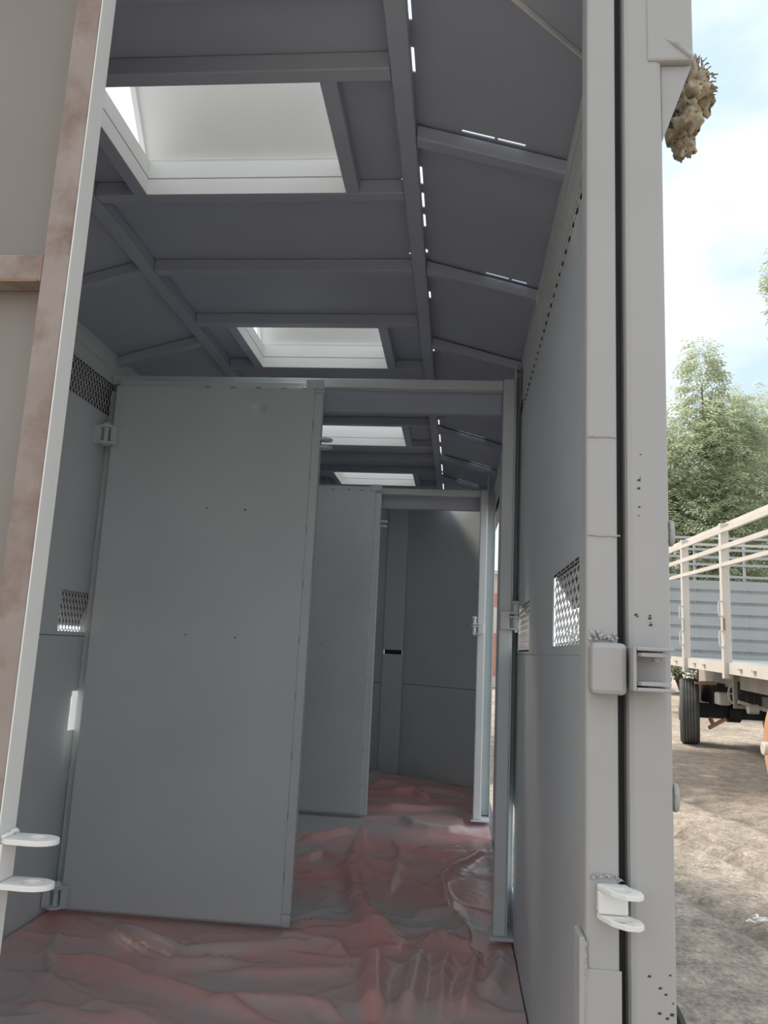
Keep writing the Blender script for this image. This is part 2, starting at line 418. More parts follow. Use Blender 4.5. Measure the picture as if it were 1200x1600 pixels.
box('nose_post', GREY, wf, -0.59, -0.42, 6.46, 6.52, 0.0, ZS-0.001, 0.006)
box('nose_post_back', GREY, wf, -0.60, -0.41, 6.521, 6.56, ZF-0.05, ZS)
box('nose_slot', DARK, wf, -0.575, -0.435, 6.48, 6.50, -0.034, -0.001)

# ------------------------------------------------------------------ ceiling
ce = thing('ceiling', (-0.58, 3.4, 1.0), 'grey steel trailer roof with sloped sides and cross members', 'ceiling', kind='structure')
HATCH = [(1.445, 1.850), (2.720, 3.140), (4.010, 4.410), (5.130, 5.520)]
HX = (-0.862, -0.3205)
PIN = [onZ(px, py, ZS) for px, py in ((232, 397), (303, 487), (641, 396), (629, 281))]
m = MB()
for a0, a1, b0, b1 in holed(TLX[0]+0.01, TRX[1]-0.012, Y0, 6.62, [(HX[0], HX[1], y0, y1) for y0, y1 in HATCH] + [(p.x-0.0035, p.x+0.0035, p.y-0.004, p.y+0.004) for p in PIN]): m.box(a0, a1, b0, b1, ZS, ZS+0.003)
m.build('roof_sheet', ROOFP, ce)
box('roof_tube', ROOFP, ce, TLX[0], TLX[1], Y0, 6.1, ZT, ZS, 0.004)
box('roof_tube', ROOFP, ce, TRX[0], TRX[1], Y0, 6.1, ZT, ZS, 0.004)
# sloped side sheets; the right one leaves narrow light slits along the tube
def slope_z(x):   # right side
    return ZS - (x - TRX[1]) * (ZS - 1.112) / (XR + 0.01 - TRX[1])
RAFT = [1.630, 2.272, 2.880, 3.50, 4.10, 4.70, 5.30]
slits = [(1.235, 1.33), (1.40, 1.445), (1.445, 1.47), (1.80, 1.875), (1.915, 1.985), (2.02, 2.085), (2.215, 2.235), (2.50, 2.55), (2.98, 3.04),
         (3.60, 3.74), (3.78, 3.84), (4.0, 4.1), (4.2, 4.45), (4.55, 4.72), (5.0, 5.2), (5.25, 5.3), (5.6, 5.8)]
def slope_strip(y0, y1, xin, xcut=None):
    p = [(xin, slope_z(xin)), (XR+0.05, slope_z(XR+0.05)), (XR+0.05, slope_z(XR+0.05)+0.003), (xin, slope_z(xin)+0.003)]
    return MB().prism(p, 'y', y0, y1)
cuts = sorted({Y0, 6.0, *[v for s in slits for v in s]})
edges = [Y0] + [y - 0.004 for y in RAFT] + [6.0]
for k in range(len(edges)-1):
    ya, yb = edges[k], edges[k+1]
    m = MB()
    cc = sorted({ya, yb, *[c for c in cuts if ya < c < yb]})
    yend = yb - (0.007 if k < len(edges)-2 else 0)
    cc = [c for c in cc if c < yend] + [yend]
    for c0, c1 in zip(cc, cc[1:]):
        mid = (c0+c1)/2; slit = any(a < mid < b for a, b in slits)
        s_ = slope_strip(c0, c1, -0.1205 if slit else -0.140); m.add(s_.v, s_.f)
    if yend < yb:   # last few millimetres before the rafter: a broken daylight gap between the sheets
        for xa, xb in (((-0.140, -0.02), (0.055, 0.062), (0.125, XR+0.05)), ((-0.140, 0.06), (0.13, 0.14), (0.185, XR+0.05)), ((-0.140, XR+0.05),))[min(k, 2) if k < 3 else k % 2]:
            MBp = MB().prism([(xa, slope_z(xa)), (xb, slope_z(xb)), (xb, slope_z(xb)+0.003), (xa, slope_z(xa)+0.003)], 'y', yend, yb); m.add(MBp.v, MBp.f)
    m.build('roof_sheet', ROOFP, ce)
def slope_zl(x):
    return ZS - (TLX[0] - x) * (ZS - 1.112) / (TLX[0] - XL + 0.01)
m = MB().prism([(TLX[0]+0.012, slope_zl(TLX[0]+0.012)), (XL-0.06, slope_zl(XL-0.06)), (XL-0.06, slope_zl(XL-0.06)+0.003), (TLX[0]+0.012, slope_zl(TLX[0]+0.012)+0.003)], 'y', Y0, 6.0)
m.build('roof_sheet', ROOFP, ce)
for y in RAFT:
    x0, x1 = TRX[1]+0.001, XR-0.002
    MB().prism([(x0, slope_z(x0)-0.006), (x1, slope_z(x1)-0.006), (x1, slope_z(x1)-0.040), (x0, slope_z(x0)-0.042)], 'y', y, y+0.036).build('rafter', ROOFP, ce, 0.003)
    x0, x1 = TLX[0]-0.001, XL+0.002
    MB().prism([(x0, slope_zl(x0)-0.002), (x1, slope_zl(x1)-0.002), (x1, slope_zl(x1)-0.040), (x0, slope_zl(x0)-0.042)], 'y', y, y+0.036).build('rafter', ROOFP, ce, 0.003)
PURL = [1.190, 1.407, 1.850, 2.272, 2.682, 3.140, 3.560, 3.972, 4.410, 4.740, 5.092, 5.520, 5.95]
for y in PURL:
    box('purlin', ROOFP, ce, TLX[1]+0.001, TRX[0]-0.001, y, y+0.038, ZT+0.001, ZS-0.001, 0.003)
for y0, y1 in HATCH:
    box('trimmer', ROOFP, ce, HX[1], HX[1]+0.036, y0, y1, ZT+0.002, ZS-0.001, 0.003)
    box('trimmer', ROOFP, ce, HX[0]-0.036, HX[0], y0, y1, ZT+0.002, ZS-0.001, 0.003)

# roof hatches: curb on the roof, lid hinged at the far edge and propped open
HL = ['white roof hatch nearest the rear opening, its lid propped open', 'second roof hatch, just above the top of the nearer partition gate',
      'third roof hatch, seen through the opening right of the nearer gate', 'farthest roof hatch, directly above the far partition gate']
for k, (y0, y1) in enumerate(HATCH):
    h = thing('roof_hatch', ((HX[0]+HX[1])/2, (y0+y1)/2, ZS+0.003), HL[k], 'hatch', 'roof hatches')
    zc0, zc1 = ZS+0.006, ZS+0.055
    c = MB()
    c.box(HX[0]-0.012, HX[1]+0.012, y1-0.002, y1+0.03, zc0, zc1)
    c.box(HX[0]-0.012, HX[1]+0.012, y0-0.03, y0+0.002, zc0, zc1)
    c.box(HX[0]-0.03, HX[0]+0.002, y0-0.03, y1+0.03, zc0, zc1)
    c.box(HX[1]-0.002, HX[1]+0.03, y0-0.03, y1+0.03, zc0, zc1)
    c.build('curb', WHITE, h)
    g = MB()   # inner faces below the curb, daylight on them painted in as white
    g.box(HX[0], HX[1], y1-0.003, y1-0.0005, ZT+0.002, ZS+0.004)
    g.box(HX[0], HX[1], y0+0.0005, y0+0.003, ZT+0.012, ZS+0.004)
    g.box(HX[0]+0.0005, HX[0]+0.003, y0+0.003, y1-0.003, ZT+0.002, ZS+0.004)
    g.box(HX[1]-0.003, HX[1]-0.0005, y0+0.003, y1-0.003, ZT+0.012, ZS+0.004)
    g.build('lit_lining', WHITE, h)
    q_ = MB()  # dark strips painting the shade of the recessed seam under the curb
    q_.box(HX[0], HX[1], y1-0.0035, y1+0.002, ZS+0.0042, ZS+0.0058); q_.box(HX[0]-0.001, HX[0]+0.0035, y0, y1-0.0036, ZS+0.0042, ZS+0.0058)
    q_.build('seam_shade', DARK, h)
    ang = math.radians([50, 52, 72, 80][k])
    Llid = (y1-y0) + 0.05
    hy, hz = y1+0.02, zc1+0.006
    def LP(s, t, n):   # s along x, t along lid from hinge, n normal (outwards/up)
        return (s, hy - t*math.cos(ang) + n*math.sin(ang), hz + t*math.sin(ang) + n*math.cos(ang))
    def lbox(mb, s0, s1, t0, t1, n0, n1):
        vs = [LP(s, t, n) for n in (n0, n1) for (s, t) in ((s0, t0), (s1, t0), (s1, t1), (s0, t1))]
        mb.add(vs, [(0,1,2,3),(7,6,5,4),(4,5,1,0),(5,6,2,1),(6,7,3,2),(7,4,0,3)])
    l = MB(); lbox(l, HX[0]-0.03, HX[1]+0.03, 0, Llid, 0.012, 0.015)
    lid = l.build('lid', WHITE, h)
    l = MB()
    lbox(l, HX[0]-0.03, HX[0]-0.016, 0, Llid, 0, 0.012); lbox(l, HX[1]+0.016, HX[1]+0.03, 0, Llid, 0, 0.012)
    lbox(l, HX[0]-0.016, HX[1]+0.016, 0, 0.014, 0, 0.012); lbox(l, HX[0]-0.016, HX[1]+0.016, Llid-0.014, Llid, 0, 0.012)
    l.build('lid_rim', WHITE, lid)
    for s in (HX[0]+0.09, HX[1]-0.09):
        MB().cyl((s-0.03, hy+0.012, hz), (s+0.03, hy+0.012, hz), 0.007, 10).build('hinge', WHITE, h)
    MB().bar((HX[1]+0.022, y0+0.10, zc1), LP(HX[1]+0.022, Llid*0.7, 0), 0.008, 0.008).build('prop_stay', GREY, h)

# rear frame header and inside gusset
hd = thing('trim_1', (-0.58, Y0+0.02, 1.09), 'grey header tube across the rear opening with corner gusset', 'frame', kind='structure')
box('header_tube', POST, hd, XL-0.04, 0.205, Y0, Y0+0.04, 1.10, 1.165, 0.004)
MB().prism([(-0.04, Y0+0.041), (0.213, Y0+0.041), (0.213, 1.293)], 'z', 1.088, 1.0925).build('corner_gusset', ROOFP, hd)
MB().bar((-0.04, Y0+0.045, 1.084), (0.213, 1.297, 1.084), 0.004, 0.012).build('lit_gusset_edge', WHITE, hd)  # white bar paints the light caught by the gusset edge

# ------------------------------------------------------------------ partition gates and their frames
def hinge(parent, x, y, z, s=1.0):
    """clevis hinge: two round plates, pin with head, bracket"""
    h = MB()
    for dz in (0.032, -0.032):
        h.cyl((x, y, z+dz-0.004), (x, y, z+dz+0.004), 0.030, 20)
    h.cyl((x, y, z-0.040), (x, y, z+0.046), 0.009, 12)
    h.cyl((x, y, z+0.036), (x, y, z+0.05), 0.018, 14, 0.010)
    h.box(x-0.045, x-0.018, y-0.01, y+0.028, z-0.036, z+0.036)
    h.box(x+0.018, x+0.036, y-0.004, y+0.02, z-0.036, z+0.036)
    return h.build('hinge', GREY, parent, 0.002)

def gate(y, x0, x1, z0, z1, label, xs):
    g = thing('partition_gate', ((x0+x1)/2, y, z0), label, 'gate', 'partition gates')
    # face sheet: slightly oil-canned plate with a small dent near the top
    nx, nz_ = 90, 190; vs = []; fs = []
    rng = np.random.RandomState(3)
    px_ = rng.rand(6)*6.28
    for j in range(nz_+1):
        for i in range(nx+1):
            u, v = i/nx, j/nz_
            X = x0 + u*(xs-x0); Zz = z0 + 0.012 + v*(z1-0.030-z0-0.012)
            w = math.sin(math.pi*u)*math.sin(math.pi*v)
            d = 0.0035*w*(math.sin(3.1*u*3.14+px_[0])*math.cos(2.2*v*3.14+px_[1]) + 0.7*math.sin(5.0*v*3.14+px_[2]))
            d += (0.018 if y < 4 else 0.0)*math.exp(-(((u-0.735)*(xs-x0))**2 + ((v-0.958)*1.95)**2)/(2*0.014**2))
            d += (0.008 if y < 4 else 0.0)*math.exp(-(((u-0.67)*(xs-x0))**2/(2*0.05**2) + ((v-0.985)*1.95)**2/(2*0.02**2)))
            vs.append((X, y + d*1.0, Zz))
    n1 = nx+1
    for j in range(nz_):
        for i in range(nx): a = j*n1+i; fs.append((a, a+1, a+n1+1, a+n1))
    o = len(vs); vs2 = [(p[0], y+0.0145, p[2]) for p in (vs[0], vs[nx], vs[-1], vs[-1-nx])]
    sheet = MB().add(vs, fs)
    # thin return lips so that the sheet has an edge
    sheet.add([vs[0], vs[nx], vs2[1], vs2[0]], [(0, 3, 2, 1)]); sheet.add([vs[-1-nx], vs[-1], vs2[2], vs2[3]], [(0, 1, 2, 3)])
    sheet.add([vs[nx], vs[-1], vs2[2], vs2[1]], [(0, 3, 2, 1)]); sheet.add([vs[0], vs[-1-nx], vs2[3], vs2[0]], [(0, 1, 2, 3)])
    sheet.build('face_sheet', GREY, g, smooth=True)
    f = y + 0.015
    box('frame_tube', GREY, g, x0, x1, f, f+0.038, z1-0.040, z1, 0.004)
    box('frame_tube', GREY, g, x0, x1, f, f+0.038, z0, z0+0.040, 0.004)
    box('frame_tube', GREY, g, x0, x0+0.038, f, f+0.038, z0+0.041, z1-0.041, 0.004)
    box('frame_tube', GREY, g, x1-0.038, x1, f, f+0.038, z0+0.041, z1-0.041, 0.004)
    box('frame_tube', GREY, g, x0+0.039, x1-0.039, f, f+0.038, -0.02, 0.02, 0.004)
    # folded cap at the top free corner
    MB().box(x1-0.065, x1+0.004, y-0.004, f-0.001, z1-0.030, z1+0.008).build('corner_cap', GREY, g, 0.004)
    hinge(g, x0-0.010, y-0.028, 0.755); hinge(g, x0-0.006, y-0.030, z0+0.055)
    # latch lug on the free edge
    MB().lug([(x1, f-0.010), (x1+0.030, f-0.010), (x1+0.045, f+0.004), (x1+0.045, f+0.020), (x1+0.030, f+0.034), (x1, f+0.034)], (x1+0.026, f+0.012), 0.009, 0.765, 0.773).build('latch_lug', GREY, g)
    lg = MB().lug([(x1, f-0.010), (x1+0.030, f-0.010), (x1+0.045, f+0.004), (x1+0.045, f+0.020), (x1+0.030, f+0.034), (x1, f+0.034)], (x1+0.026, f+0.012), 0.009, 0.735, 0.743)
    lg.build('latch_lug', GREY, g)
    wb = MB()
    for xx in (x0+0.36, x0+0.46, x0+0.56, x0+0.66, x0+0.74):
        wb.cyl((xx-0.009, y-0.002, z1-0.030), (xx+0.009, y-0.002, z1-0.030), 0.0035, 6)
    for i in range(9):
        zz = z0+0.15+i*0.2
        wb.cyl((xs, y+0.004, zz), (xs, y+0.004, zz+0.03), 0.003, 6)
    wb.build('weld_bead', WELD, g)['kind'] = 'stuff'
    for (xx, zz) in ((x0+0.40, 0.49), (x0+0.545, 0.487), (x0+0.36, 0.02), (x0+0.545, 0.017)):
        MB().cyl((xx, y-0.001, zz), (xx, y+0.004, zz), 0.003, 8).build('rivet', DARK, g)
    return g

gate(2.80, -1.338, -0.530, -0.945, 0.992, 'tall grey sheet-metal partition gate nearest the camera, hinged at left', -0.560)
gate(4.66, -1.338, -0.478, -0.940, 0.985, 'farther narrow-looking grey partition gate behind the nearer one', -0.514)

def latch(parent, x, y, z, sg=1):
    """box bracket with two plates and a drop pin with round knob; sg is the side the plates point to"""
    def bx(x0, x1): return (x + min(sg*x0, sg*x1), x + max(sg*x0, sg*x1))
    MB().box(*bx(-0.014, 0.020), y-0.028, y-0.001, z-0.036, z+0.030).build('latch_box', GREY, parent, 0.004)
    o = [(x+sg*a, y+b_) for a, b_ in ((0.020, -0.028), (0.052, -0.030), (0.062, -0.016), (0.052, -0.003), (0.020, -0.001))]
    if sg < 0: o = o[::-1]
    px_ = x + sg*0.042
    for z0 in (0.020, 0.006, -0.036):
        MB().lug(o, (px_, y-0.0155), 0.007, z+z0, z+z0+0.006).build('latch_plate', GREY, parent)
    k = MB().cyl((px_, y-0.0155, z-0.045), (px_, y-0.0155, z+0.060), 0.0065, 12)
    k.cyl((px_, y-0.0155, z-0.029), (px_, y-0.0155, z+0.004), 0.012, 14)
    k.cyl((px_, y-0.0155, z+0.027), (px_, y-0.0155, z+0.054), 0.011, 14)
    k.cyl((px_, y-0.0155, z+0.056), (px_, y-0.0155, z+0.066), 0.016, 16, 0.011)
    k.build('drop_pin', GREY, parent)

def gate_frame(y, label, px0, zt, latch_at, sg):
    f = thing('gate_frame', ((XL+XR)/2, y, ZF), label, 'frame', 'partition gate frames')
    yb = y + 0.0555
    box('top_beam', GREY, f, XL+0.002, px0-0.001, yb, yb+0.040, zt-0.038, zt, 0.004)
    box('door_stop', ROOFP, f, XL+0.002, px0-0.001, yb+0.050, yb+0.085, zt-0.118, zt-0.030, 0.003)  # darker roof paint puts the shade behind the beam into its colour
    box('post', GREY, f, px0, px0+0.043, yb-0.018, yb+0.040, ZF+0.03, zt, 0.005)
    box('wall_stud', GREY, f, px0+0.0435, px0+0.0475, yb-0.010, yb+0.130, ZF+0.03, 1.085)
    box('wall_stud', GREY, f, px0+0.048, XR-0.001, yb+0.126, yb+0.130, ZF+0.03, 1.085)
    box('hinge_stud', GREY, f, XL+0.001, XL+0.036, yb, yb+0.040, ZF+0.03, zt-0.064, 0.003)
    box('foot_plate', GREY, f, px0-0.01, XR-0.001, yb-0.03, yb+0.090, ZF+0.02, ZF+0.029)
    latch(f, px0+(0.016 if sg > 0 else 0.022), yb-0.019, latch_at, sg)
    return f
gate_frame(2.80, 'grey steel door frame around the nearer partition gate', 0.153, 1.025, 0.125, 1)
gate_frame(4.66, 'grey steel door frame around the farther partition gate', 0.128, 0.985, 0.150, -1)

# ------------------------------------------------------------------ rear door leaf (left foreground)
rd = thing('rear_door', (-0.95, 0.97, ZF), 'brown-primed rear door leaf with pale free edge in left foreground', 'door')
st = MB().box(-0.581, -0.5425, 0.95, 0.987, ZF, 1.09).build('stile', PRIMER, rd, 0.003)
box('stile_edge', WHITE, rd, -0.5424, -0.5405, 0.9505, 0.9865, ZF, 1.09)
box('stile', PRIMER, rd, XL-0.02, XL+0.019, 0.95, 0.987, ZF, 1.09, 0.003)
for z in (0.476, -0.25, 1.05, ZF+0.001):
    box('rib', PRIMER, rd, XL+0.020, -0.582, 0.9515, 0.986, z, z+0.039, 0.003)
box('rust_weld', RUST, rd, -0.5842, -0.5812, 0.9508, 0.985, 0.475, 0.517, 0.001)
box('rust_weld', RUST, rd, XL+0.020, -0.586, 0.9510, 0.9530, 0.4750, 0.4768, 0.0005)
box('door_sheet', PRIMER_SHEET, rd, XL-0.018, -0.545, 0.9875, 0.9905, ZF, 1.09)
def dlug(z):
    pts = [(-0.5403, 0.952), (-0.500, 0.950)] + [(-0.500 + 0.026*math.cos(t), 0.969 + 0.0185*math.sin(t)) for t in np.linspace(-math.pi/2, math.pi/2, 13)] + [(-0.5403, 0.9865)]
    return MB().lug(pts, (-0.503, 0.969), 0.0105, z-0.0065, z, 36).build('latch_lug', WHITE, rd, 0.0008)
dlug(-0.246); dlug(-0.297)
box('latch_web', WHITE, rd, -0.5404, -0.536, 0.952, 0.986, -0.2965, -0.253, 0.001)
wb = MB(); R_ = random.Random(4)
for i in range(10):
    a = Vector((-0.5385, 0.953+0.0034*i, -0.2445+R_.uniform(-.001, .002)))
    wb.cyl(a, a+Vector((0.002, 0.003, 0.001)), 0.003, 6)
wb.build('weld_bead', WHITE, rd)['kind'] = 'stuff'

# ------------------------------------------------------------------ rear posts at right
dp = thing('rear_door_post', (0.18, 1.02, ZF-0.1), 'slim pale grey rear post with pierced latch lugs', 'post')
ZB, ZTOP = ZF-0.12, 1.10
box('post_tube', POST, dp, 0.161, 0.2005, Y0, Y0+0.045, ZB, ZTOP, 0.005)
box('foot_plate', POST, dp, 0.1535, 0.1605, Y0-0.004, Y0+0.040, ZB, -0.318, 0.002)
box('splice_sleeve', POST, dp, 0.1600, 0.2020, Y0-0.0018, Y0-0.0002, ZB, -0.352, 0.0008)
def plug(z):
    pts = [(0.1735, 0.9995), (0.1735, 0.990), (0.184, 0.966), (0.199, 0.953), (0.213, 0.953), (0.2195, 0.961), (0.2195, 0.976), (0.209, 0.990), (0.207, 0.9995)]
    return MB().lug(pts[::-1], (0.198, 0.973), 0.0095, z-0.0055, z, 40).build('latch_lug', WHITE, dp, 0.0008)
plug(-0.258); plug(-0.2895)
box('latch_web', WHITE, dp, 0.1735, 0.2075, 0.986, 0.9995, -0.289, -0.264, 0.002)
wb = MB()
for i in range(16):
    a = Vector((0.166+0.0025*i, 0.998, -0.2515+R_.uniform(-.003, .003)))
    wb.cyl(a, a+Vector((R_.uniform(-.002, .003), 0, R_.uniform(-.001, .002))), R_.uniform(0.0012, 0.0028), 6)
for i in range(14):
    a = Vector((0.164+0.0025*i, 0.998, 0.0275+R_.uniform(-.004, .005)))
    wb.cyl(a, a+Vector((0.003, 0, 0.001)), R_.uniform(0.0015, 0.0042), 6)
for zz, n_ in ((0.155, 10), (0.284, 9)):
    for i in range(n_):
        a = Vector((0.163+0.004*i, 0.9995, zz+R_.uniform(-.0006, .0006)))
        wb.cyl(a, a+Vector((0.0042, 0, 0)), 0.0011, 5)
for i in range(12):
    a = Vector((0.160, 0.9985, -0.322-0.006*i)); wb.cyl(a, a+Vector((0.001, 0, -0.006)), R_.uniform(0.0015, 0.003), 6)
wb.build('weld_bead', WELD, dp)['kind'] = 'stuff'
box('hinge_block', POST, dp, 0.163, 0.2055, 0.972, 0.9995, -0.041, 0.0205, 0.006)

cp = thing('corner_post', (0.236, 1.03, ZF-0.1), 'wide pale grey corner post with open clevis hinge', 'post')
box('post_tube', POST, cp, 0.2120, 0.266, Y0+0.004, Y0+0.062, ZB, ZTOP, 0.008)
box('gap_seal', DARK, cp, 0.2010, 0.2118, Y0+0.028, Y0+0.05, ZB, ZTOP)
box('header_block', POST, cp, 0.245, 0.3085, Y0+0.001, Y0+0.055, 0.835, ZTOP, 0.004)
MB().prism([(0.2665, 0.716), (0.3085, 0.834), (0.2665, 0.834)], 'y', Y0+0.012, Y0+0.016).build('gusset', POST, cp)
MB().tube([(0.2662, Y0+0.0045, 0.875), (0.285, Y0+0.001, 0.86), (0.306, Y0+0.001, 0.84)], [0.003, 0.004, 0.004], 8).build('weld_seam', WELD, cp)
# clevis: channel open to the right holding two plates
c = MB()
yA, yB_ = 0.955, 1.0035
c.box(0.2085, 0.2125, yA, yB_, -0.0345, 0.0170)
c.box(0.2125, 0.2560, yA, yB_, 0.0125, 0.0170)
c.box(0.2125, 0.2560, yA, yB_, -0.0345, -0.0300)
c.build('clevis_channel', POST, cp, 0.0015)
for z in (0.0062, -0.0275):
    MB().lug([(0.2145, yA+0.004), (0.246, yA+0.004), (0.2555, yA+0.012), (0.2555, yB_), (0.2145, yB_)], (0.240, 0.98), 0.008, z-0.0005, z+0.0045, 32).build('clevis_plate', POST, cp, 0.0006)
MB().cyl((0.240, 0.98, 0.0), (0.240, 0.98, 0.0168), 0.0045, 12).build('clevis_pin', POST, cp)
for z in (0.163, -0.160):
    rg = MB(); nseg = 24
    rg.tube([(0.2700, Y0+0.018+0.009*math.cos(2*math.pi*i/nseg), z+0.0135*math.sin(2*math.pi*i/nseg)) for i in range(nseg+1)], [0.0036]*(nseg+1), 8)
    rg.build('lashing_ring', POST, cp, smooth=True)
ch = MB()
for i in range(26):
    if i < 14: xx, zz = R_.uniform(0.215, 0.262), R_.uniform(-0.46, -0.345)
    elif i < 20: xx, zz = R_.uniform(0.22, 0.242), R_.uniform(0.045, 0.06)
    else: xx, zz = R_.uniform(0.222, 0.232), R_.uniform(0.18, 0.28)
    s_ = R_.uniform(0.0006, 0.0016)
    ch.prism([(xx-s_*1.6, zz-s_*0.6), (xx+s_, zz-s_), (xx+s_*1.8, zz+s_*0.7), (xx-s_*0.6, zz+s_)], 'y', Y0+0.0034, Y0+0.0042)
ch.build('paint_chip', DARK, cp)['kind'] = 'stuff'

# mudguard edge beside the foot of the corner post
pts = []
mg = MB(); n_ = 14; vs = []; fs = []
for i in range(n_+1):
    t = i/n_*math.radians(80)
    r = 0.22
    yy = 1.10 + 0.0*t; 
    X = 0.268 + 0.055*math.sin(t); Zz = -0.40 - 0.20*(1-math.cos(t))*1.4
    for (dx, yv) in ((0, 1.07), (0, 1.45), (-0.005, 1.45), (-0.005, 1.07)):
        vs.append((X+dx, yv, Zz + (dx*0.5)))
for i in range(n_):
    for k in range(4):
        a = i*4+k; b2 = i*4+(k+1) % 4; fs.append((a, b2, b2+4, a+4))
fs += [(0, 3, 2, 1), (n_*4, n_*4+1, n_*4+2, n_*4+3)]
tag(mg.add(vs, fs).build('mudguard', TYRE, smooth=False), 'dark rounded mudguard edge beside the foot of the corner post', 'mudguard')

# nest of mud and straw behind the gusset
ns = thing('mud_nest', (0.323, 1.105, 0.755), 'clump of dried mud and straw hanging behind the top gusset', 'nest')
import bmesh
def lump(name, mat, parent, c, rad, amp, seed, sub=4, fr=1.0):
    bm = bmesh.new(); bmesh.ops.create_icosphere(bm, subdivisions=sub, radius=1.0)
    from mathutils import noise
    mb = MB()
    for v in bm.verts:
        p = v.co.copy()
        d = 1 + amp*noise.noise(p*1.6*fr + Vector((seed, 0, 0))) + amp*0.6*noise.noise(p*4*fr + Vector((0, seed, 0))) + amp*0.35*noise.noise(p*9*fr + Vector((0, 0, seed)))
        mb.v.append((c[0]+p.x*rad[0]*d, c[1]+p.y*rad[1]*d, c[2]+p.z*rad[2]*d))
    bm.verts.index_update(); mb.f = [tuple(v.index for v in f.verts) for f in bm.faces]; bm.free()
    return mb.build(name, mat, parent, smooth=True)
lump('mud_body', NEST, ns, (0.334, 1.105, 0.866), (0.029, 0.028, 0.044), 0.6, 3.0)
lump('mud_body', NEST, ns, (0.323, 1.105, 0.815), (0.022, 0.026, 0.038), 0.5, 8.0)
lump('mud_tail', NEST, ns, (0.322, 1.105, 0.774), (0.014, 0.016, 0.022), 0.7, 15.0)
sm = MB(); R2 = random.Random(11)
for i in range(170):
    if i < 110:
        t = R2.uniform(-0.6, 2.6); p = Vector((0.334+0.030*math.cos(t), 1.105+R2.uniform(-.02, .02), 0.864+0.045*math.sin(t)))
        d = Vector((math.cos(t)+R2.uniform(-.6, .6), R2.uniform(-.4, .4), math.sin(t)+R2.uniform(-.9, .9)))
    else:
        p = Vector((0.322+R2.uniform(-.016, .016), 1.105+R2.uniform(-.015, .015), R2.uniform(0.760, 0.795))); d = Vector((R2.uniform(-1, 1), R2.uniform(-.5, .5), R2.uniform(-1, .4)))
    d = d.normalized()*R2.uniform(0.003, 0.009)
    sm.bar(p-d*0.5, p+d, 0.0014, 0.0014)
sm.build('straw', STRAW, ns)['kind'] = 'stuff'

# ------------------------------------------------------------------ plastic sheet on the trailer floor
def field(nx, ny, lx, ly, seed):
    """smooth random field with correlation lengths lx, ly in cells"""
    r = np.random.RandomState(seed).randn(ny, nx)
    fx = np.fft.fftfreq(nx)[None, :]; fy = np.fft.fftfreq(ny)[:, None]
    k = np.exp(-2*(math.pi**2)*((fx*lx)**2 + (fy*ly)**2))
    o = np.fft.ifft2(np.fft.fft2(r)*k).real
    return o / o.std()
cell = 0.009
gx0, gx1, gy0, gy1 = XL+0.004, XR-0.004, Y0+0.05, 6.30
nx, ny = int((gx1-gx0)/cell), int((gy1-gy0)/cell)
gx = np.linspace(gx0, gx1, nx); gy = np.linspace(gy0, gy1, ny)
GX, GY = np.meshgrid(gx, gy)
H = np.zeros((ny, nx)); RED = np.zeros((ny, nx))
